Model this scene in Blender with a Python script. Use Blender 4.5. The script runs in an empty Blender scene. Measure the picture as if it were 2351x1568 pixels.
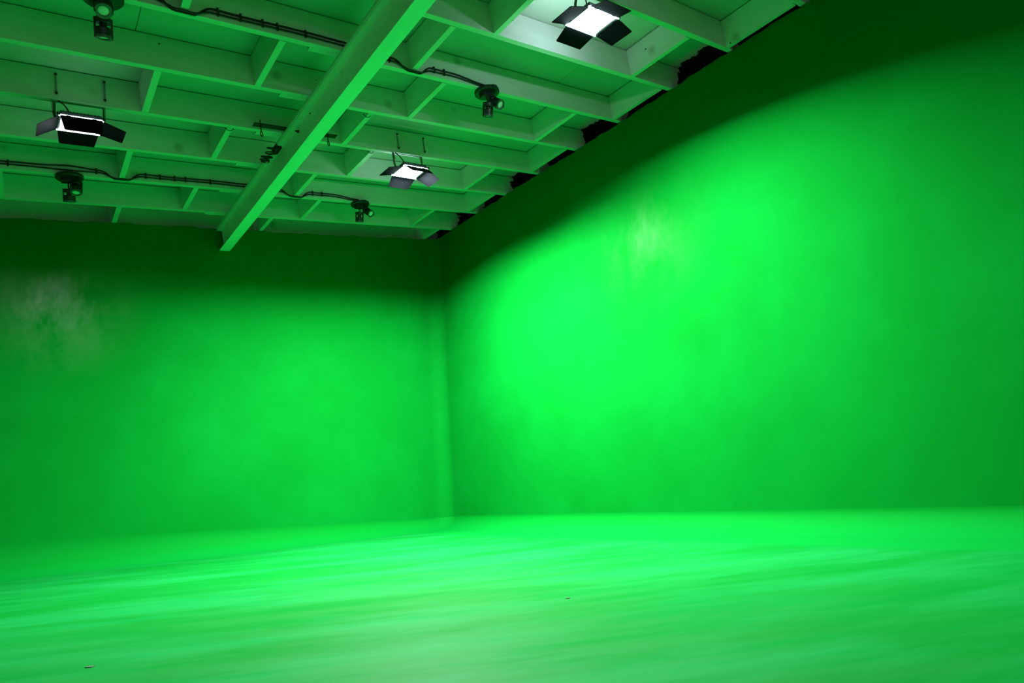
import bpy, bmesh, math, random
from mathutils import Matrix, Vector

scene = bpy.context.scene
col = scene.collection
random.seed(7)

# ------------------------------------------------------------------ camera, world, exposure
CAM_H = 0.445
cam_data = bpy.data.cameras.new('camera')
cam_data.sensor_width = 36.0
cam_data.lens = 22.294
cam_data.clip_start = 0.02
cam = bpy.data.objects.new('camera', cam_data)
col.objects.link(cam)
cr, cu, cf = (0.79830756, -0.59792971, -0.07200769), (-0.077393, -0.22042485, 0.97232876), (0.59725653, 0.7706445, 0.2222424)
cam.matrix_world = Matrix(((cr[0], cu[0], -cf[0], 0), (cr[1], cu[1], -cf[1], 0), (cr[2], cu[2], -cf[2], CAM_H), (0, 0, 0, 1)))
scene.camera = cam

world = bpy.data.worlds.new('dark_studio')
world.use_nodes = True
world.node_tree.nodes['Background'].inputs[0].default_value = (1.0, 0.92, 1.0, 1)
world.node_tree.nodes['Background'].inputs[1].default_value = 0.30    # the dim open studio behind the camera
scene.world = world

vs = scene.view_settings
vs.view_transform = 'Standard'
vs.look = 'None'
vs.exposure = 0.0
vs.gamma = 1.0
vs.use_curve_mapping = False
cy = scene.cycles
cy.use_denoising = True
cy.max_bounces = 8
cy.diffuse_bounces = 6
cy.glossy_bounces = 3
cy.use_adaptive_sampling = True
cy.adaptive_threshold = 0.02
cy.caustics_reflective = False
cy.sample_clamp_indirect = 6.0

LED_WATTS = 350.0           # each floodlight's lensed LED array
LED_SPREAD = 158.0          # degrees, the lens array's beam
LED_FACE = 14.0             # glow of the diffuser itself
LED_COLOR = (0.93, 0.96, 1.0)

# ------------------------------------------------------------------ the sloping roof's own frame (x along joists, y along steel beam)
M = Matrix(((0.991006195, 0.0, -0.133816, 0), (-0.00297128, 0.999753456, -0.0220045, 0), (0.133783011, 0.0222042, 0.990761868, CAM_H), (0, 0, 0, 1)))
ZB, ZC = 2.6194, 2.8447          # joist undersides, deck underside
S, T = 0.61, 0.0436              # joist spacing, joist thickness
Y0, DYL = 3.0238, -0.0436
YR = lambda k: Y0 + k * S
YL = lambda k: Y0 + k * S + DYL
XW, YW = 4.255, 7.05             # green walls (world)

# ------------------------------------------------------------------ materials
def new_mat(name):
    m = bpy.data.materials.new(name)
    m.use_nodes = True
    return m, m.node_tree.nodes, m.node_tree.links, m.node_tree.nodes['Principled BSDF']

def simple(name, color, rough=0.5, metal=0.0, spec=0.5):
    m, n, l, b = new_mat(name)
    b.inputs['Base Color'].default_value = (*color, 1)
    b.inputs['Roughness'].default_value = rough
    b.inputs['Metallic'].default_value = metal
    b.inputs['Specular IOR Level'].default_value = spec
    return m

def noise(n, l, coord, scale, detail=4, rough=0.55, stretch=None):
    t = n.new('ShaderNodeTexNoise')
    t.inputs['Scale'].default_value = scale
    t.inputs['Detail'].default_value = detail
    t.inputs['Roughness'].default_value = rough
    if stretch:
        mp = n.new('ShaderNodeMapping')
        mp.inputs['Scale'].default_value = stretch[:3]
        if len(stretch) > 3:
            m0 = n.new('ShaderNodeMapping')
            m0.inputs['Rotation'].default_value = (0, 0, stretch[3])
            l.new(coord, m0.inputs['Vector'])
            coord = m0.outputs[0]
        l.new(coord, mp.inputs['Vector'])
        l.new(mp.outputs[0], t.inputs['Vector'])
    else:
        l.new(coord, t.inputs['Vector'])
    return t.outputs['Fac']

def ramp(n, l, fac, p0, p1, v0=0.0, v1=1.0):
    r = n.new('ShaderNodeMapRange')
    r.inputs['From Min'].default_value = p0
    r.inputs['From Max'].default_value = p1
    r.inputs['To Min'].default_value = v0
    r.inputs['To Max'].default_value = v1
    r.clamp = True
    l.new(fac, r.inputs['Value'])
    return r.outputs[0]

def mixc(n, l, fac, a, b):
    m = n.new('ShaderNodeMix')
    m.data_type = 'RGBA'
    if isinstance(fac, float): m.inputs[0].default_value = fac
    else: l.new(fac, m.inputs[0])
    for sock, v in ((m.inputs[6], a), (m.inputs[7], b)):
        if isinstance(v, tuple): sock.default_value = (*v, 1)
        else: l.new(v, sock)
    return m.outputs[2]

GREEN = (0.012, 0.62, 0.055)

def green_wall(name):
    m, n, l, b = new_mat(name)
    g = n.new('ShaderNodeNewGeometry').outputs['Position']
    big = noise(n, l, g, 1.1, 5, 0.6)
    lap = noise(n, l, g, 2.3, 6, 0.62, (1, 1, 0.55))
    c = mixc(n, l, ramp(n, l, big, 0.38, 0.66), (0.00059, 0.15215, 0.01066), (0.00073, 0.1764, 0.0147))
    c = mixc(n, l, ramp(n, l, lap, 0.52, 0.74, 0, 0.5), c, (0.00059, 0.14333, 0.00919))
    l.new(c, b.inputs['Base Color'])
    # gloss raised at one spot per wall to place lamp sheen; matt elsewhere
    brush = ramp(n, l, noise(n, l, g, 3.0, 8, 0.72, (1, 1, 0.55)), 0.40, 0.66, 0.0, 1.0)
    sheen_mask = None
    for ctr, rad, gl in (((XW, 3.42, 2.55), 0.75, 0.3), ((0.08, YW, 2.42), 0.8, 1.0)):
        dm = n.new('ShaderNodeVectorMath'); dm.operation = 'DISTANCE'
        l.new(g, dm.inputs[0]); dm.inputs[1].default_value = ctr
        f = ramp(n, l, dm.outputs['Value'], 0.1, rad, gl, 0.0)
        if sheen_mask is None: sheen_mask = f
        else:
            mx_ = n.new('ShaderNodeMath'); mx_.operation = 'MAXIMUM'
            l.new(sheen_mask, mx_.inputs[0]); l.new(f, mx_.inputs[1]); sheen_mask = mx_.outputs[0]
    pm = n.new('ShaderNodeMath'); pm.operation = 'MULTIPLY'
    l.new(brush, pm.inputs[0]); l.new(sheen_mask, pm.inputs[1])
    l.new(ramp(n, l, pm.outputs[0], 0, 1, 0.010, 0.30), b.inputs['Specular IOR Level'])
    l.new(ramp(n, l, sheen_mask, 0, 0.5, 0.75, 0.38), b.inputs['Roughness'])
    bp = n.new('ShaderNodeBump')
    bp.inputs['Strength'].default_value = 0.12
    bp.inputs['Distance'].default_value = 0.02
    l.new(noise(n, l, g, 2.6, 5, 0.55), bp.inputs['Height'])
    l.new(bp.outputs[0], b.inputs['Normal'])
    return m

def green_floor():
    m, n, l, b = new_mat('scuffed_green_floor_paint')
    g = n.new('ShaderNodeNewGeometry').outputs['Position']
    st = noise(n, l, g, 1.0, 7, 0.62, (0.5, 1.9, 1, 0.42))
    st2 = noise(n, l, g, 3.4, 7, 0.65, (0.45, 1.9, 1, 0.50))
    big = noise(n, l, g, 0.55, 3, 0.5)
    c = mixc(n, l, ramp(n, l, st, 0.44, 0.60), (0.00103, 0.15067, 0.0147), (0.00441, 0.18743, 0.03381))
    c = mixc(n, l, ramp(n, l, st2, 0.52, 0.70, 0, 0.75), c, (0.00132, 0.15802, 0.01617))
    c = mixc(n, l, ramp(n, l, big, 0.52, 0.68, 0, 0.5), c, (0.00515, 0.18375, 0.03454))
    vor = n.new('ShaderNodeTexVoronoi')
    vor.inputs['Scale'].default_value = 2.2
    l.new(g, vor.inputs['Vector'])
    spot = ramp(n, l, vor.outputs['Distance'], 0.012, 0.022, 0.75, 0.0)
    c = mixc(n, l, spot, c, (0.03, 0.16, 0.05))
    # the scuffed traffic area fades out towards the swept-up foot of the walls
    sp = n.new('ShaderNodeSeparateXYZ'); l.new(g, sp.inputs[0])
    wx = ramp(n, l, sp.outputs[0], XW - 0.80, XW - 0.60)
    wy = ramp(n, l, sp.outputs[1], YW - 0.5, YW - 0.22)
    mx = n.new('ShaderNodeMath'); mx.operation = 'MAXIMUM'
    l.new(wx, mx.inputs[0]); l.new(wy, mx.inputs[1])
    c = mixc(n, l, mx.outputs[0], c, (0.00088, 0.18007, 0.01764))
    c = mixc(n, l, ramp(n, l, sp.outputs[2], 0.005, 0.09), c, (0.00066, 0.16537, 0.01213))
    l.new(c, b.inputs['Base Color'])
    ra = n.new('ShaderNodeMath'); ra.operation = 'MAXIMUM'
    l.new(ramp(n, l, st2, 0.35, 0.7, 0.36, 0.6), ra.inputs[0])
    l.new(ramp(n, l, mx.outputs[0], 0, 1, 0.3, 0.7), ra.inputs[1])
    l.new(ra.outputs[0], b.inputs['Roughness'])
    l.new(ramp(n, l, mx.outputs[0], 0.0, 0.8, 0.05, 0.012), b.inputs['Specular IOR Level'])
    return m

def white_timber(name, black_x=None, grain=(0.35, 3, 3), dots=True, tone=1.0, rows=False):
    """Old white paint over timber: knots bleeding through, nail holes, and darkness of the opening beyond the wall coloured in past black_x."""
    m, n, l, b = new_mat(name)
    n_geo = n.new('ShaderNodeNewGeometry')
    g = n_geo.outputs['Position']
    gr = noise(n, l, g, 3.0, 6, 0.6, grain)
    bl = noise(n, l, g, 1.3, 4, 0.55)
    c = mixc(n, l, ramp(n, l, gr, 0.35, 0.7), tuple(tone * v for v in (0.84, 0.82, 0.76)), tuple(tone * v for v in (0.74, 0.72, 0.65)))
    c = mixc(n, l, ramp(n, l, bl, 0.5, 0.75, 0, 0.4), c, tuple(tone * v for v in (0.62, 0.60, 0.52)))
    v = n.new('ShaderNodeTexVoronoi')
    v.inputs['Scale'].default_value = 3.1
    l.new(g, v.inputs['Vector'])
    sep = n.new('ShaderNodeSeparateColor')
    l.new(v.outputs['Color'], sep.inputs[0])
    pick = ramp(n, l, sep.outputs[0], 0.45, 0.47)
    kn = ramp(n, l, v.outputs['Distance'], 0.05, 0.16, 0.5, 0.0)
    mm = n.new('ShaderNodeMath'); mm.operation = 'MULTIPLY'
    l.new(pick, mm.inputs[0]); l.new(kn, mm.inputs[1])
    c = mixc(n, l, mm.outputs[0], c, (0.26, 0.22, 0.15))
    if dots:
        v2 = n.new('ShaderNodeTexVoronoi')
        v2.inputs['Scale'].default_value = 4.3
        l.new(g, v2.inputs['Vector'])
        s2 = n.new('ShaderNodeSeparateColor')
        l.new(v2.outputs['Color'], s2.inputs[0])
        p2 = ramp(n, l, s2.outputs[1], 0.45, 0.46)
        d2 = ramp(n, l, v2.outputs['Distance'], 0.024, 0.034, 1.0, 0.0)
        m2 = n.new('ShaderNodeMath'); m2.operation = 'MULTIPLY'
        l.new(p2, m2.inputs[0]); l.new(d2, m2.inputs[1])
        c = mixc(n, l, m2.outputs[0], c, (0.02, 0.018, 0.015))
    if black_x is not None:
        sx = n.new('ShaderNodeSeparateXYZ')
        l.new(g, sx.inputs[0])
        wob = noise(n, l, g, 6.5, 6, 0.65)
        xs_ = sx.outputs[0]
        if rows:      # roof boards: measured along the slope
            tc = n.new('ShaderNodeTexCoord')
            so = n.new('ShaderNodeSeparateXYZ'); l.new(tc.outputs['Object'], so.inputs[0])
            xs_ = so.outputs[0]
        ad = n.new('ShaderNodeMath'); ad.operation = 'MULTIPLY_ADD'
        l.new(wob, ad.inputs[0]); ad.inputs[1].default_value = 0.30
        l.new(xs_, ad.inputs[2])
        fac = ramp(n, l, ad.outputs[0], black_x + 0.15, black_x + 0.158)
        if not rows:  # joist undersides stay white right up to the wall
            nz = n.new('ShaderNodeSeparateXYZ'); l.new(n_geo.outputs['True Normal'], nz.inputs[0])
            up = n.new('ShaderNodeMath'); up.operation = 'GREATER_THAN'; l.new(nz.outputs[2], up.inputs[0]); up.inputs[1].default_value = -0.7
            ml = n.new('ShaderNodeMath'); ml.operation = 'MULTIPLY'; l.new(fac, ml.inputs[0]); l.new(up.outputs[0], ml.inputs[1])
            fac = ml.outputs[0]
        c = mixc(n, l, fac, c, (0.012, 0.011, 0.011))  # black put into the colour for the dark opening beyond the wall
    l.new(c, b.inputs['Base Color'])
    b.inputs['Roughness'].default_value = 0.62
    b.inputs['Specular IOR Level'].default_value = 0.3
    bp = n.new('ShaderNodeBump')
    bp.inputs['Strength'].default_value = 0.15
    bp.inputs['Distance'].default_value = 0.004
    l.new(gr, bp.inputs['Height'])
    l.new(bp.outputs[0], b.inputs['Normal'])
    return m

def emitter(name, color, strength):
    m, n, l, b = new_mat(name)
    b.inputs['Base Color'].default_value = (0.8, 0.8, 0.8, 1)
    b.inputs['Emission Color'].default_value = (*color, 1)
    b.inputs['Emission Strength'].default_value = strength
    return m

MAT = dict(
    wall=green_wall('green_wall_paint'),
    floor=green_floor(),
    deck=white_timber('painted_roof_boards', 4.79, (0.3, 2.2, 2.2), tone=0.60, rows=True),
    joist=white_timber('painted_joist_timber', 4.36, tone=0.80),
    block=white_timber('painted_blocking_timber', None, (3, 0.35, 3), tone=0.85),
    steel=white_timber('painted_steel', None, (3, 0.3, 1), dots=False, tone=1.12),
    black=simple('raw_black_masonry', (0.010, 0.009, 0.010), 0.9, 0, 0.1),
    door=simple('black_sheet_metal', (0.0028, 0.0038, 0.0046), 0.85, 0, 0.03),
    body=simple('black_lamp_housing', (0.025, 0.025, 0.028), 0.5, 0, 0.4),
    yoke=simple('grey_painted_bracket', (0.16, 0.16, 0.16), 0.45, 0.4),
    zinc=simple('dull_zinc', (0.30, 0.29, 0.27), 0.45, 0.8),
    rubber=simple('black_cable_rubber', (0.012, 0.012, 0.013), 0.55, 0, 0.4),
    spot=simple('black_spotlight_metal', (0.016, 0.016, 0.018), 0.42, 0, 0.5),
    rim=simple('dark_grey_ring', (0.10, 0.10, 0.10), 0.4, 0, 0.5),
    lens=simple('spotlight_glass', (0.75, 0.75, 0.72), 0.25, 0, 0.6),
    iron=simple('black_iron', (0.014, 0.013, 0.013), 0.6, 0, 0.4),
    scrap=simple('grey_scrap', (0.03, 0.07, 0.03), 0.8),
    led=emitter('led_diffuser', LED_COLOR, LED_FACE),
)

# ------------------------------------------------------------------ mesh helpers
def bm_box(bm, lo, hi, bevel=0.0):
    r = bmesh.ops.create_cube(bm, size=1.0)
    for v in r['verts']:
        v.co = Vector([lo[i] + (v.co[i] + 0.5) * (hi[i] - lo[i]) for i in range(3)])
    if bevel:
        es = list({e for v in r['verts'] for e in v.link_edges})
        bmesh.ops.bevel(bm, geom=es, offset=bevel, segments=2, affect='EDGES', profile=0.5)

def bm_tube(bm, pts, rad, seg=8, closed=False):
    pts = [Vector(p) for p in pts]
    n = len(pts)
    rings = []
    up = None
    for i, p in enumerate(pts):
        a = pts[(i - 1) % n] if (closed or i > 0) else p
        c = pts[(i + 1) % n] if (closed or i < n - 1) else p
        t = (c - a).normalized()
        if up is None:
            up = Vector((0, 0, 1)) if abs(t.z) < 0.9 else Vector((1, 0, 0))
        s = t.cross(up)
        if s.length < 1e-5:
            s = t.cross(Vector((0.3, 1, 0.2)))
        s.normalize()
        up = s.cross(t).normalized()
        r = rad[i] if isinstance(rad, (list, tuple)) else rad
        rings.append([bm.verts.new(p + (s * math.cos(2 * math.pi * k / seg) + up * math.sin(2 * math.pi * k / seg)) * r) for k in range(seg)])
    for i in range(n if closed else n - 1):
        a, b = rings[i], rings[(i + 1) % n]
        for k in range(seg):
            bm.faces.new((a[k], a[(k + 1) % seg], b[(k + 1) % seg], b[k]))
    if not closed:
        bm.faces.new(rings[0][::-1])
        bm.faces.new(rings[-1])

def bm_lathe(bm, prof, seg=28, mat=None):
    """prof: (radius, z) pairs, revolved round z; capped."""
    rings = []
    for r, z in prof:
        rings.append([bm.verts.new(((mat or Matrix()) @ Vector((r * math.cos(2 * math.pi * k / seg), r * math.sin(2 * math.pi * k / seg), z)))) for k in range(seg)])
    for a, b in zip(rings, rings[1:]):
        for k in range(seg):
            bm.faces.new((a[k], a[(k + 1) % seg], b[(k + 1) % seg], b[k]))
    bm.faces.new(rings[0][::-1])
    bm.faces.new(rings[-1])

def link_mesh(name, bm, mat, parent=None, matrix=None, smooth=False):
    bmesh.ops.recalc_face_normals(bm, faces=bm.faces)
    me = bpy.data.meshes.new(name)
    bm.to_mesh(me)
    bm.free()
    me.materials.append(mat)
    if smooth:
        for p in me.polygons: p.use_smooth = True
        me.set_sharp_from_angle(angle=math.radians(40))
    o = bpy.data.objects.new(name, me)
    col.objects.link(o)
    if parent is not None: o.parent = parent
    elif matrix is not None: o.matrix_world = matrix
    return o

def tag(o, label, cat, group=None):
    o['label'] = label
    o['category'] = cat
    if group: o['group'] = group
    return o

def struct(o):
    o['kind'] = 'structure'
    return o

def empty(name, matrix):
    o = bpy.data.objects.new(name, None)
    o.empty_display_size = 0.05
    col.objects.link(o)
    o.matrix_world = matrix
    return o

def part(name, mat, parent, fn, smooth=False):
    bm = bmesh.new()
    fn(bm)
    return link_mesh(name, bm, mat, parent, smooth=smooth)

def at(x, y, z):
    return M @ Matrix.Translation((x, y, z))

def ceil_box(name, lo, hi, mat, bevel=0.0):
    """One box in the roof's frame, its origin at the middle of its underside."""
    o = Vector(((lo[0] + hi[0]) / 2, (lo[1] + hi[1]) / 2, lo[2]))
    bm = bmesh.new()
    bm_box(bm, Vector(lo) - o, Vector(hi) - o, bevel)
    return link_mesh(name, bm, mat, matrix=at(*o))

# ------------------------------------------------------------------ the setting: floor with swept-up cove, walls
XMIN, YMIN = -5.2, -3.6
def cove(d, a, b):
    if d >= a: return 0.0
    t = 1 - d / a
    return b * (1 - max(0.0, 1 - t ** 2.0) ** (1 / 2.0))

RF = 0.17                        # the upright corner is rounded too
def floor_z(x, y):
    px, py = x - (XW - RF), y - (YW - RF)
    d = RF - math.hypot(px, py) if px > 0 and py > 0 else min(XW - x, YW - y)
    w = 1 / (1 + math.exp(-((XW - x) - (YW - y)) / 0.12))          # 1 along the back wall, 0 along the right wall
    bb = 0.14 + 0.15 * min(1.0, max(0.0, (4.0 - x) / 4.0))
    return cove(max(0.0, d), 0.27, bb * w + 0.15 * (1 - w))

def graded(lo, hi, step, a, n):
    out = []
    k = int((hi - a - lo) / step)
    for i in range(k + 1): out.append(lo + (hi - a - lo) * i / k)
    for i in range(1, n + 1): out.append(hi - a * (1 - i / n) ** 2)
    return out

gx, gy = graded(XMIN, XW, 0.25, 0.8, 34), graded(YMIN, YW, 0.25, 0.66, 34)
bm = bmesh.new()
grid = [[bm.verts.new((x, y, floor_z(x, y))) for y in gy] for x in gx]
for i in range(len(gx) - 1):
    for j in range(len(gy) - 1):
        bm.faces.new((grid[i][j], grid[i + 1][j], grid[i + 1][j + 1], grid[i][j + 1]))
fl = struct(link_mesh('floor', bm, MAT['floor']))
for p in fl.data.polygons: p.use_smooth = True

def wall_top(x, y):
    """World height where the wall meets the underside of the joists, with the ragged cut edge."""
    # a point of the roof plane z = ZB above world (x, y)
    zz = (ZB - 0.006 + 0.133816 * x + 0.0220045 * y) / 0.990761868
    return CAM_H + zz

def rag(s, seed, amp=0.012):
    return amp * (0.45 * math.sin(2.1 * s + seed) + 0.35 * math.sin(9.7 * s + 2 * seed) + 0.3 * math.sin(23.3 * s + seed * 3) + 0.25 * math.sin(41.0 * s + seed))

def wall_strip(path, name, outward, seed):
    """A wall sheet along a plan path of (x, y), 16 rows high, 5 cm thick behind its green face."""
    bm = bmesh.new()
    rows, backs = [], []
    s = 0
    for i, (x, y) in enumerate(path):
        if i: s += math.dist(path[i], path[i - 1])
        top = wall_top(x, y) + rag(s, seed)
        a, b = path[max(0, i - 1)], path[min(len(path) - 1, i + 1)]
        nx, ny = b[1] - a[1], a[0] - b[0]
        ln = math.hypot(nx, ny)
        sg = 1 if (nx * outward[0] + ny * outward[1]) > 0 else -1
        nx, ny = sg * nx / ln * 0.05, sg * ny / ln * 0.05
        rows.append([bm.verts.new((x, y, top * j / 16)) for j in range(17)])
        backs.append([bm.verts.new((x + nx, y + ny, top * j)) for j in (0, 1)])
    for k in range(len(path) - 1):
        a, b, c, d = rows[k], rows[k + 1], backs[k], backs[k + 1]
        for j in range(16):
            bm.faces.new((a[j], b[j], b[j + 1], a[j + 1]))
        bm.faces.new((a[16], b[16], d[1], c[1]))
        bm.faces.new((c[0], d[0], d[1], c[1]))
        bm.faces.new((a[0], b[0], d[0], c[0]))
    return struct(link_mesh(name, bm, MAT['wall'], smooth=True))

back_path = [(-5.2 + (XW - RF + 5.2) * i / 200, YW) for i in range(201)]
arc = [(XW - RF + RF * math.sin(t * math.pi / 24), YW - RF + RF * math.cos(t * math.pi / 24)) for t in range(13)]
right_path = arc + [(XW, YW - RF - (YW - RF + 3.6) * i / 260) for i in range(1, 261)]
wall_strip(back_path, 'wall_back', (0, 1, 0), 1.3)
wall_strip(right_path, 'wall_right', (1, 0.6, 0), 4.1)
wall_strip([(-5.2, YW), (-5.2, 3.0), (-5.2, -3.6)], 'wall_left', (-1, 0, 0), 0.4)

# dark outer building shell beyond the green set walls
bm = bmesh.new(); bm_box(bm, (4.95, -3.6, 0), (5.05, 7.9, 4.6)); struct(link_mesh('wall_outer', bm, MAT['black']))
bm = bmesh.new(); bm_box(bm, (-5.2, 7.8, 0), (5.0, 7.9, 4.5)); struct(link_mesh('wall_outer_rear', bm, MAT['black']))

SEAM = 0.735
# roof boards: sheets butted along seams over every fourth joist bay
bm = bmesh.new()
ys = [YR(-6) + 0.025] + [YR(k) + 0.02 for k in (-4, -2, 1, 2, 5, 6)] + [7.8]
for j in range(len(ys) - 1):
    xs = {2: [-5.3, 3.9, 5.2], 3: [-5.3, SEAM, 5.2], 5: [-5.3, -1.4, 5.2]}.get(j, [-5.3, 5.2])
    for i in range(len(xs) - 1):
        bm_box(bm, (xs[i] + 0.002, ys[j] + 0.002, ZC + 0.007), (xs[i + 1] - 0.002, ys[j + 1] - 0.002, ZC + 0.027))
struct(link_mesh('ceiling', bm, MAT['deck'], matrix=M))
bm = bmesh.new(); bm_box(bm, (-5.3, YR(-6), ZC + 0.033), (5.2, 7.8, ZC + 0.053)); struct(link_mesh('ceiling_roof_backing', bm, MAT['black'], matrix=M))

# ------------------------------------------------------------------ joists and blocking
ORD = ['', 'first', 'second', 'third', 'fourth', 'fifth', 'sixth', 'seventh', 'eighth', 'ninth', 'tenth', 'eleventh', 'twelfth', 'thirteenth']
NOTE_R = {1: ', carrying cables', 3: ', carrying a floodlight', 5: ', carrying cables', -1: ', carrying a floodlight'}
NOTE_L = {1: ', carrying cables', 3: ', carrying a floodlight', 5: ', carrying cables'}
for k in range(-3, 8):
    o = ceil_box('ceiling_joist', (1.64, YR(k), ZB), (4.94, YR(k) + T, ZC), MAT['joist'], 0.002)
    tag(o, 'white roof joist right of the beam, %s from back wall%s' % (ORD[8 - k], NOTE_R.get(k, '')), 'joist', 'joists right of the steel beam')
    o = ceil_box('ceiling_joist', (-5.1, YL(k), ZB), (2.02, YL(k) + T, ZC), MAT['joist'], 0.002)
    tag(o, 'white roof joist left of the beam, %s from back wall%s' % (ORD[8 - k], NOTE_L.get(k, '')), 'joist', 'joists left of the steel beam')

GAP = 0.006
def blocking(k, x, side, where):
    y = YR(k) if side == 'R' else YL(k)
    o = ceil_box('blocking_board', (x, y + T + GAP, ZB + random.uniform(0.0, 0.003)), (x + T, y + S - 0.0005, ZC - 0.001), MAT['block'], 0.0015)
    tag(o, 'short blocking board in %s bay from back wall, %s' % (ORD[7 - k], where), 'blocking', 'blocking boards between the joists')

for k, x in ((-2, 2.40), (-1, 2.705), (0, 2.388), (1, 2.69), (2, 2.362), (3, 2.662), (4, 2.345), (5, 2.622), (6, 2.298)):
    blocking(k, x, 'R', 'just right of the beam')
for k, x in ((-2, 4.565), (-1, 4.117), (0, 4.535), (1, 4.075), (2, 4.515), (3, 4.045), (4, 4.485), (5, 4.02), (6, 4.455)):
    blocking(k, x, 'R', 'by the right wall')
for k, x in ((-2, 0.87), (-1, 1.46), (0, 0.862), (1, 1.445), (2, 0.828), (3, 1.42), (4, 0.81), (5, 1.415), (6, 0.86)):
    blocking(k, x, 'L', 'just left of the beam')
for k, x in ((-1, 0.02), (1, 0.0), (3, -0.03), (5, -0.02)):
    blocking(k, x, 'L', 'far left of the beam')

# ------------------------------------------------------------------ steel beam
BX, BZ, BW, FT = 1.9, 2.36, 0.108, 0.011
beam = empty('steel_beam', at(BX, 2.0, BZ))
tag(beam, 'big white painted steel I-beam running under the joists to the back wall', 'beam')
TOPZ = 2.600 - BZ
y_a, y_b = -5.4, 7.14 - 2.0
def prof_beam(bm):
    h = BW / 2
    w = 0.004
    f = 0.014
    pr = [(-h, 0), (h, 0), (h, FT), (w + f, FT), (w + f * 0.3, FT + f * 0.3), (w, FT + f), (w, TOPZ - FT - f), (w + f * 0.3, TOPZ - FT - f * 0.3), (w + f, TOPZ - FT), (h, TOPZ - FT), (h, TOPZ)]
    pr = pr + [(-x, z) for x, z in reversed(pr[2:])]
    a = [bm.verts.new((x, y_a, z)) for x, z in pr]
    b = [bm.verts.new((x, y_b, z)) for x, z in pr]
    n = len(pr)
    for i in range(n): bm.faces.new((a[i], a[(i + 1) % n], b[(i + 1) % n], b[i]))
    bm.faces.new(a); bm.faces.new(b[::-1])
part('beam_section', MAT['steel'], beam, prof_beam)
part('nailer_board', MAT['block'], beam, lambda bm: bm_box(bm, (-0.062, y_a, TOPZ + 0.0005), (0.062, y_b - 0.03, ZB - BZ - 0.0008), 0.002))
def web_bolt(bm):
    bm_lathe(bm, [(0.0, 0), (0.013, 0), (0.013, 0.012), (0.007, 0.016), (0.007, 0.03), (0.0, 0.03)], 6, Matrix.Translation((-0.004, 2.62, 0.19)) @ Matrix.Rotation(-math.pi / 2, 4, 'Y'))
part('bolt', MAT['iron'], beam, web_bolt)
part('bolt', MAT['iron'], beam, lambda bm: bm_lathe(bm, [(0.0, 0), (0.006, 0), (0.006, 0.008), (0.0, 0.008)], 6, Matrix.Translation((-0.004, 2.35, 0.205)) @ Matrix.Rotation(-math.pi / 2, 4, 'Y')))

# ------------------------------------------------------------------ LED floodlights
W_, D_, L_, L2_, TAP = 0.248, 0.230, 0.140, 0.136, 0.863
def door_part(parent, side, ang):
    """A barn door hinged on one edge of the lamp face; ang = how far it drops below the face plane."""
    half, off, ln = (D_ / 2, W_ / 2, L_) if side in 'LR' else (W_ / 2, D_ / 2, L2_)
    bm = bmesh.new()
    base = 0.97 * half
    tip = TAP * half
    c = 0.006
    poly = [(-base, 0.0), (base, 0.0), (tip, ln - c), (tip - c, ln), (-tip + c, ln), (-tip, ln - c)]
    th = 0.0022
    lo = [bm.verts.new((u, v, -th)) for u, v in poly]
    hi = [bm.verts.new((u, v, 0)) for u, v in poly]
    n = len(poly)
    for i in range(n): bm.faces.new((lo[i], lo[(i + 1) % n], hi[(i + 1) % n], hi[i]))
    bm.faces.new(lo[::-1]); bm.faces.new(hi)
    # hinge knuckles
    for u in (-0.6 * half, 0.6 * half):
        bm_tube(bm, [(u - 0.012, 0, 0), (u + 0.012, 0, 0)], 0.004, 8)
    rot = {'F': 0, 'L': math.pi / 2, 'N': math.pi, 'R': -math.pi / 2}[side]
    mt = Matrix.Rotation(rot, 4, 'Z') @ Matrix.Translation((0, off + 0.006, -0.003)) @ Matrix.Rotation(-ang, 4, 'X')
    bm.transform(mt)
    return link_mesh('barn_door', bm, MAT['door'], parent)

def chain(bm, top, bottom, r=0.007, wire=0.0016):
    top, bottom = Vector(top), Vector(bottom)
    n = max(2, int((top - bottom).length / (r * 2.3)))
    for i in range(n):
        c = top.lerp(bottom, (i + 0.5) / n)
        pts = []
        for k in range(10):
            a = 2 * math.pi * k / 10
            u, v = math.cos(a) * r * 0.6, math.sin(a) * r * 1.35
            pts.append(c + (Vector((u, 0, v)) if i % 2 else Vector((0, u, v))))
        bm_tube(bm, pts, wire, 6, True)

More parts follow.
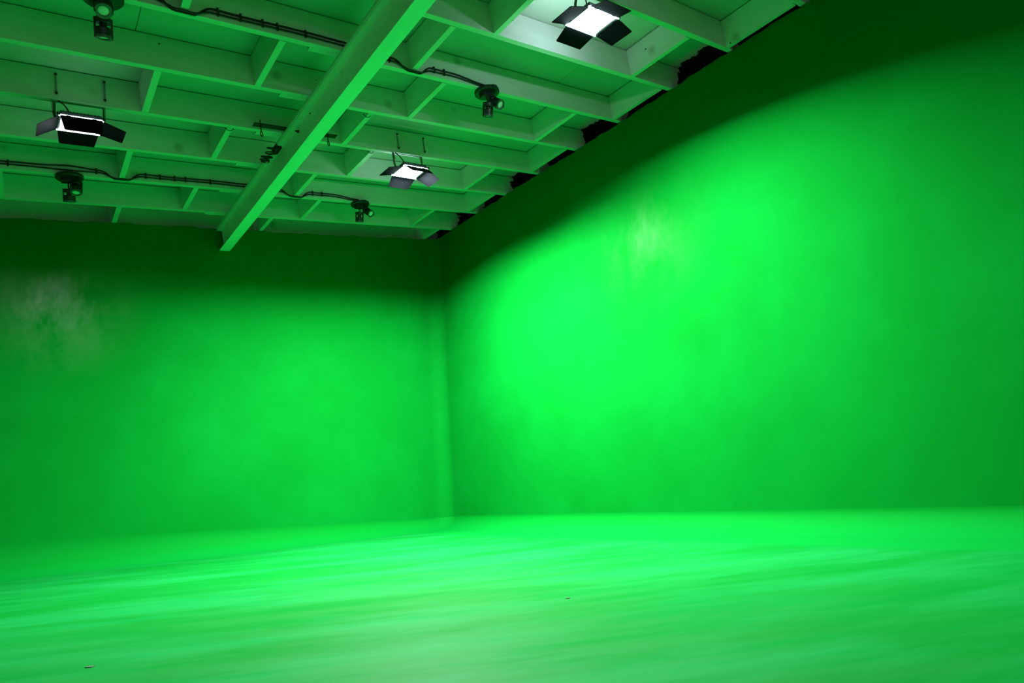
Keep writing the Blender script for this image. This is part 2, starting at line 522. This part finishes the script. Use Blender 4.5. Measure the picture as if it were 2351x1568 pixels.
def floodlight(c, rot, doors, joist_y, label, legs, rods, chains, watts=1.0, bar_glow=(14.0, 14.0)):
    bar_glow_mats = [emitter('frame_bar_added_glow', (0.62, 0.93, 1.0), v) for v in bar_glow]  # frame bars are no lamps; emission added to spill light onto the ceiling
    mt = M @ Matrix.Translation(c) @ Matrix.Rotation(rot[2], 4, 'Z') @ Matrix.Rotation(rot[1], 4, 'Y') @ Matrix.Rotation(rot[0], 4, 'X')
    root = empty('led_floodlight', mt)
    tag(root, label, 'studio light', 'LED floodlights with barn doors under the joists')
    inv = (M.inverted() @ mt).inverted()
    loc = lambda p: inv @ Vector(p)
    part('housing', MAT['body'], root, lambda bm: (bm_box(bm, (-W_ / 2 + 0.004, -D_ / 2 + 0.004, 0.004), (W_ / 2 - 0.004, D_ / 2 - 0.004, 0.036), 0.006),
                                                   bm_box(bm, (-0.07, -0.06, 0.036), (0.07, 0.06, 0.052), 0.004),
                                                   *[bm_box(bm, (-0.1 + 0.02 * i, -0.1, 0.036), (-0.097 + 0.02 * i, -0.065, 0.045)) for i in range(11)]))
    part('light_face', MAT['led'], root, lambda bm: bm_box(bm, (-W_ / 2 + 0.014, -D_ / 2 + 0.016, -0.001), (W_ / 2 - 0.014, D_ / 2 - 0.016, 0.005)))
    ld = bpy.data.lights.new('led_array', 'AREA')
    ld.shape = 'RECTANGLE'
    ld.size, ld.size_y = W_ - 0.03, D_ - 0.034
    ld.energy = LED_WATTS * watts
    ld.color = LED_COLOR
    ld.spread = math.radians(LED_SPREAD)
    lo = bpy.data.objects.new('led_array', ld)
    col.objects.link(lo)
    lo.parent = root
    lo.location = (0, 0, -0.003)
    for s in (-1, 1):
        part('frame_bar', bar_glow_mats[(s + 1) // 2], root, lambda bm: bm_tube(bm, [(-W_ / 2 - 0.004, s * (D_ / 2 - 0.001), -0.001), (W_ / 2 + 0.004, s * (D_ / 2 - 0.001), -0.001)], 0.0065, 10), True)
    for s in (-1, 1):
        part('side_rail', MAT['body'], root, lambda bm: bm_box(bm, (s * W_ / 2 - 0.006, -D_ / 2 - 0.006, -0.003), (s * W_ / 2 + 0.006, D_ / 2 + 0.006, 0.016), 0.002))
    for sx in (-1, 1):
        for sy in (-1, 1):
            part('corner_knob', MAT['body'], root, lambda bm: bm_lathe(bm, [(0.0, -0.008), (0.008, -0.008), (0.009, 0.006), (0.004, 0.014), (0.0, 0.014)], 10, Matrix.Translation((sx * (W_ / 2 + 0.007), sy * (D_ / 2 + 0.004), 0.004))), True)
    for side, a in zip('LFRN', doors):
        door_part(root, side, a)
    # yoke: two bent legs from the joist to the housing sides, with a strap under the joist
    zt = ZB - 0.003
    for s, lx in zip((-1, 1), legs):
        top = loc((lx, joist_y, zt))
        side = Vector((s * (W_ / 2 + 0.01), 0.01, 0.02))
        mid = top.lerp(side, 0.6) + Vector((s * 0.008, 0, 0))
        part('yoke_leg', MAT['yoke'], root, lambda bm: bm_tube(bm, [top, top.lerp(mid, 0.5), mid, side.lerp(mid, 0.3), side], 0.009, 8), True)
        part('yoke_knob', MAT['body'], root, lambda bm: bm_lathe(bm, [(0.0, 0.0), (0.016, 0.0), (0.018, 0.012), (0.010, 0.018), (0.0, 0.018)], 12, Matrix.Translation((s * (W_ / 2 + 0.002), 0.01, 0.02)) @ Matrix.Rotation(s * math.pi / 2, 4, 'Y')), True)
    a, b = loc((legs[0] - 0.01, joist_y, zt + 0.0005)), loc((legs[1] + 0.01, joist_y, zt + 0.0005))
    part('yoke_strap', MAT['yoke'], root, lambda bm: bm_tube(bm, [a, b], 0.003, 8), True)
    for cx, z0 in chains:
        p0 = loc((cx, joist_y - 0.015, ZB)); p1 = loc((cx + 0.004, joist_y - 0.03, z0))
        part('safety_chain', MAT['zinc'], root, lambda bm: chain(bm, p0, p1))
    # clamp rods up the joist face, each with a nut top and bottom
    fy = joist_y - T / 2
    for rx in rods:
        def rod(bm):
            p = [loc((rx + 0.004, fy - 0.006, 2.80)), loc((rx, fy - 0.006, 2.66))]
            bm_tube(bm, p, 0.005, 8)
        rr = part('clamp_rod', MAT['zinc'], root, rod, True)
        for z in (2.80, 2.663):
            part('nut', MAT['iron'], rr, lambda bm: bm_lathe(bm, [(0.0, 0), (0.009, 0), (0.009, 0.010), (0.0, 0.010)], 6, inv @ Matrix.Translation((rx + (0.004 if z > 2.7 else 0), fy - 0.013, z)) @ Matrix.Rotation(-math.pi / 2, 4, 'X')))
    # its own lead drooping from the joist to the housing
    q0 = loc((legs[0] + 0.02, joist_y - 0.01, ZB)); q3 = Vector((-0.05, -0.02, 0.05))
    q1 = q0 + Vector((0.04, -0.01, -0.03)); q2 = q3 + Vector((-0.02, 0, 0.05))
    def lead(bm):
        pts = []
        for i in range(15):
            t = i / 14
            pts.append(q0 * (1 - t) ** 3 + q1 * 3 * t * (1 - t) ** 2 + q2 * 3 * t * t * (1 - t) + q3 * t ** 3)
        bm_tube(bm, pts, 0.0045, 8)
    part('lead', MAT['rubber'], root, lead, True)
    return root

floodlight((3.1072, 2.4979, 2.4867), (0.0962, 0.0859, -0.0567), (0.2538, 0.2515, 0.2755, 0.2251), YR(-1) + T / 2,
           'brightest LED floodlight, four black barn doors wide open, highest in the picture', (2.95, 3.24), (2.93, 3.21), ((3.19, 2.54),), 0.95, (120.0, 320.0))
floodlight((2.9672, 4.7867, 2.4056), (0.0212, 0.036, 0.0083), (0.2356, 0.46, 0.5313, 0.6868), YR(3) + T / 2,
           'LED floodlight glowing white, barn doors open, between beam and room corner', (2.872, 3.172), (2.927, 3.206), ((2.868, 2.55), (3.145, 2.50)), 1.68, (25.0, 120.0))
floodlight((0.4576, 4.9085, 2.5058), (0.0392, 0.0016, 0.0232), (0.5753, 0.28, 0.3334, math.radians(66)), YL(3) + T / 2,
           'LED floodlight left of the beam, a black flap hanging over its lit face', (0.318, 0.60), (0.331, 0.608), ((0.30, 2.53),), 0.14, (14.0, 14.0))

# ------------------------------------------------------------------ twin spotlights
def spot_head(parent, pivot, axis, spin=0.0, size=1.1):
    """A short cylindrical head: rear cap, narrow waist with two slots, lamp barrel, ring and glass."""
    axis = Vector(axis).normalized()
    q = axis.to_track_quat('Z', 'Y').to_matrix().to_4x4()
    mt = Matrix.Translation(pivot) @ q @ Matrix.Rotation(spin, 4, 'Z') @ Matrix.Scale(size, 4)
    h = part('spotlight_head', MAT['spot'], parent, lambda bm: (
        bm_lathe(bm, [(0.0, 0.0), (0.034, 0.0), (0.037, 0.003), (0.037, 0.024), (0.034, 0.027), (0.0, 0.027)], 28, mt),
        bm_lathe(bm, [(0.0, 0.026), (0.016, 0.026), (0.016, 0.050), (0.0, 0.050)], 20, mt),
        *[bm_box_m(bm, (s * 0.036 - 0.004, -0.009, 0.002), (s * 0.036 + 0.004, 0.009, 0.098), mt) for s in (-1, 1)],
        bm_lathe(bm, [(0.0, 0.048), (0.033, 0.048), (0.036, 0.051), (0.036, 0.088), (0.0, 0.088)], 28, mt)), True)
    part('lens_ring', MAT['rim'], h, lambda bm: ring(bm, mt, 0.025, 0.0375, 0.086, 0.098), True)
    part('lens', MAT['lens'], h, lambda bm: bm_lathe(bm, [(0.0, 0.085), (0.0255, 0.085), (0.0255, 0.091), (0.018, 0.0935), (0.008, 0.095), (0.0, 0.095)], 24, mt), True)
    return h

def bm_box_m(bm, lo, hi, mt):
    r = bmesh.ops.create_cube(bm, size=1.0)
    for v in r['verts']:
        v.co = mt @ Vector([lo[i] + (v.co[i] + 0.5) * (hi[i] - lo[i]) for i in range(3)])

def ring(bm, mt, r0, r1, z0, z1, seg=28):
    pr = [(r0, z0), (r1, z0), (r1, z1), (r0, z1)]
    rr = [[bm.verts.new(mt @ Vector((r * math.cos(2 * math.pi * k / seg), r * math.sin(2 * math.pi * k / seg), z))) for k in range(seg)] for r, z in pr]
    for i in range(4):
        a, b = rr[i], rr[(i + 1) % 4]
        for k in range(seg): bm.faces.new((a[k], a[(k + 1) % seg], b[(k + 1) % seg], b[k]))

def twin_spot(x, y, z, label, heads, box):
    root = empty('twin_spotlight', at(x, y, z))
    tag(root, label, 'spotlight', 'twin spotlights on round bases under the joists')
    part('base_disc', MAT['spot'], root, lambda bm: bm_lathe(bm, [(0.0, -0.028), (0.094, -0.028), (0.1, -0.022), (0.1, -0.002), (0.0, -0.002)], 40), True)
    part('driver_box', MAT['spot'], root, lambda bm: bm_box(bm, box[0], box[1], 0.004))
    part('cable_gland', MAT['spot'], root, lambda bm: bm_box(bm, (-0.02, -0.112, -0.024), (0.02, -0.09, -0.004), 0.003))
    for pv, ax, st in heads:
        part('stem', MAT['spot'], root, lambda bm: bm_tube(bm, [st, pv], 0.006, 10), True)
        mid = (Vector(st) + Vector(pv)) / 2 + Vector((0.02, -0.02, 0))
        part('head_lead', MAT['rubber'], root, lambda bm: bm_tube(bm, [Vector(st) + Vector((0.02, 0, 0)), mid, Vector(pv) + Vector((0.008, 0, 0))], 0.003, 8), True)
        spot_head(root, pv, ax)
    return root

BOXR = ((-0.06, -0.035, -0.062), (0.025, 0.03, -0.026))
twin_spot(3.09, YR(1) + T / 2, ZB, 'black twin spotlight nearest the brightest floodlight, right of the beam',
          [((-0.022, -0.02, -0.115), (0.0, 0.34, -1), (-0.03, -0.01, -0.03)), ((0.045, 0.01, -0.068), (0.16, -0.62, -0.6), (0.045, 0.01, -0.02))], BOXR)
twin_spot(3.085, YR(5) + T / 2, ZB, 'small black twin spotlight near the room corner, beyond the glowing floodlight',
          [((-0.02, -0.0, -0.105), (0.0, 0.34, -1), (-0.02, 0.0, -0.03)), ((0.05, -0.01, -0.075), (0.2, -0.62, -0.62), (0.045, 0.0, -0.02))], BOXR)
twin_spot(0.46, YL(5) + T / 2, ZB, 'black twin spotlight left of the beam, near the back wall',
          [((-0.01, 0.03, -0.105), (0.0, 0.34, -1), (-0.01, 0.03, -0.03)), ((0.045, -0.01, -0.06), (-0.10, -0.22, -0.9), (0.045, -0.01, -0.02))], BOXR)
twin_spot(0.49, YL(1) + T / 2, ZB, 'large looking black twin spotlight cut off by the picture top, left of the beam',
          [((-0.002, 0.045, -0.105), (0.0, 0.34, -1), (0.0, 0.04, -0.03)), ((-0.01, -0.03, -0.06), (-0.02, -0.45, -0.8), (-0.01, -0.03, -0.02))], BOXR)

# ------------------------------------------------------------------ cables clipped along two joists
def cable_run(k, drops, x0, x1, label_row, z_hi, z_lo, gaps, clips, end_z=None):
    """Two cables along the near faces of joist row k, dipping under each blocking board."""
    rad = 0.0062
    for idx, z in enumerate((z_hi, z_lo)):
        pts = []
        x = x0
        while x <= x1 + 1e-6:
            fy = (YL(k) if x < 2.03 else YR(k) if x > 2.15 else YL(k) + (x - 2.03) / 0.12 * 0.0436) - rad - 0.001
            zz = z
            for bx in drops:
                d = abs(x - bx)
                if d < 0.16:
                    w = 0.5 + 0.5 * math.cos(math.pi * d / 0.16)
                    w = min(1.0, w * 1.45)
                    zz = z * (1 - w) + (ZB - rad * 1.2 - 0.002 - 0.0128 * 0) * w
                    fy -= (0.019 * idx) * w
            for g in gaps:
                d = abs(x - g)
                if d < 0.22:
                    w = 0.5 + 0.5 * math.cos(math.pi * d / 0.22)
                    zz += (0.016 if idx == 0 else 0.002) * w
            zz += 0.0022 * math.sin(9 * x + idx * 0.5)
            if x > x1 - 0.34:                    # both cables sag together into the last spotlight's base
                t = (x - x1 + 0.34) / 0.34
                zz += (ZB + 0.010 + 0.016 * (1 - idx) - zz) * t * t * (3 - 2 * t)
            pts.append((x, fy, zz))
            x += 0.02
        o = Vector(pts[0])
        bm = bmesh.new()
        bm_tube(bm, [Vector(p) - o for p in pts], rad, 8)
        c = link_mesh('power_cable', bm, MAT['rubber'], matrix=at(*o), smooth=True)
        tag(c, '%s black power cable clipped along the joist %s' % (('upper', 'lower')[idx], label_row), 'cable', 'power cables along the joists')
        if idx == 0:
            for cx in clips:
                fy = YL(k) if cx < 2.03 else YR(k)
                bm = bmesh.new()
                for lo_, hi_ in (((-0.0172, z_lo - 0.0115), (-0.0142, z_hi + 0.0115)), ((-0.0172, z_hi + 0.009), (-0.0005, z_hi + 0.0115)), ((-0.0172, z_lo - 0.0115), (-0.0005, z_lo - 0.009))):
                    bm_box(bm, Vector((cx - 0.006, fy + lo_[0], lo_[1])) - o, Vector((cx + 0.006, fy + hi_[0], hi_[1])) - o)
                link_mesh('cable_clip', bm, MAT['rubber'], c)

cable_run(1, (0.884, 2.41), -1.2, 3.07, 'farther from the back wall', ZB + 0.062, ZB + 0.038, (0.49,), (0.2, 0.70, 1.07, 1.2, 1.33, 1.42, 1.60, 2.22, 2.59, 2.68))
cable_run(5, (0.832, 2.366), -1.2, 3.07, 'nearer the back wall', ZB + 0.062, ZB + 0.038, (0.46,), (0.06, 0.65, 1.02, 1.13, 1.25, 1.34, 1.55, 2.18, 2.55, 2.65))

# ------------------------------------------------------------------ rigging bar lying across the beam
bar = empty('rigging_bar', at(1.93, 4.752, ZB + 0.002))
tag(bar, 'flat black steel rigging bar lying across the steel beam, an eye bolt at each end', 'rigging')
part('flat_bar', MAT['iron'], bar, lambda bm: bm_box(bm, (-0.34, -0.03, 0), (0.34, 0.026, 0.008), 0.001))
for ex in (-0.285, 0.265):
    def eye(bm):
        bm_tube(bm, [(ex, 0, 0.05), (ex, 0, -0.045)], 0.0045, 8)
        bm_tube(bm, [(ex + 0.009 * math.cos(a * math.pi / 7), 0.004 * math.cos(a * math.pi / 7), -0.068 + 0.022 * math.sin(a * math.pi / 7)) for a in range(14)], 0.0038, 8, True)
        bm_lathe(bm, [(0, -0.01), (0.010, -0.01), (0.010, 0), (0, 0)], 6, Matrix.Translation((ex, 0, 0)))
        bm_lathe(bm, [(0, 0.009), (0.010, 0.009), (0.010, 0.018), (0, 0.018)], 6, Matrix.Translation((ex, 0, 0)))
    part('eye_bolt', MAT['zinc'] if False else MAT['iron'], bar, eye, True)

# ------------------------------------------------------------------ coiled black cable hung behind the beam's far side edge
coil = empty('cable_coil', at(1.85, 5.09, ZB - 0.03))
tag(coil, 'bundle of coiled black cable hung against the steel beam below the rigging bar', 'cable')
part('plug_box', MAT['rubber'], coil, lambda bm: bm_box(bm, (-0.015, -0.11, -0.02), (0.03, 0.02, 0.028), 0.006))
for i, (cx, cy_, cz, rx, ry, tilt) in enumerate(((-0.028, -0.05, 0.0, 0.045, 0.030, 0.5), (-0.022, 0.03, -0.004, 0.040, 0.034, 0.3), (-0.03, 0.11, -0.006, 0.045, 0.018, 0.1), (-0.03, 0.17, -0.004, 0.036, 0.02, 0.1), (-0.012, 0.21, 0.0, 0.032, 0.024, 0.2))):
    part('cable_loop', MAT['rubber'], coil, lambda bm: bm_tube(bm, [(cx + rx * math.cos(a * math.pi / 10), cy_ + ry * math.sin(a * math.pi / 10), cz + 0.02 * tilt * math.sin(a * math.pi / 10)) for a in range(20)], 0.0062, 8, True), True)

# ------------------------------------------------------------------ little wire hoops left under the blocking boards
def hook(x, y, label):
    o = Vector((x, y, ZB))
    bm = bmesh.new()
    bm_tube(bm, [(-0.035 + 0.07 * i / 10, 0, -0.022 * math.sin(math.pi * i / 10) + 0.002) for i in range(11)], 0.0028, 6)
    tag(link_mesh('wire_hoop', bm, MAT['iron'], matrix=at(*o), smooth=True), label, 'hook', 'bent wire hoops under the joists')
hook(1.435, YL(3) + T + 0.006, 'bent black wire hoop under the joist left of the rigging bar')
hook(2.36, YR(2) + T + 0.03, 'bent black wire hoop in the joist bay right of the beam')
hook(2.66, YR(3) + T + 0.006, 'bent black wire hoop on the joist left of the glowing floodlight')

# ------------------------------------------------------------------ scraps on the floor
def scrap(x, y, sx, sy, rz, label):
    bm = bmesh.new()
    bm_box(bm, (-sx / 2, -sy / 2, 0), (sx / 2, sy / 2, 0.002), 0.0006)
    tag(link_mesh('tape_scrap', bm, MAT['scrap'], matrix=Matrix.Translation((x, y, 0.0003)) @ Matrix.Rotation(rz, 4, 'Z')), label, 'litter', 'scraps on the floor')
scrap(0.205, 2.49, 0.022, 0.016, -0.7, 'small grey-green oblong tape scrap on the floor')
scrap(1.75, 2.02, 0.010, 0.014, 0.3, 'tiny dark crumb alone on the open floor')
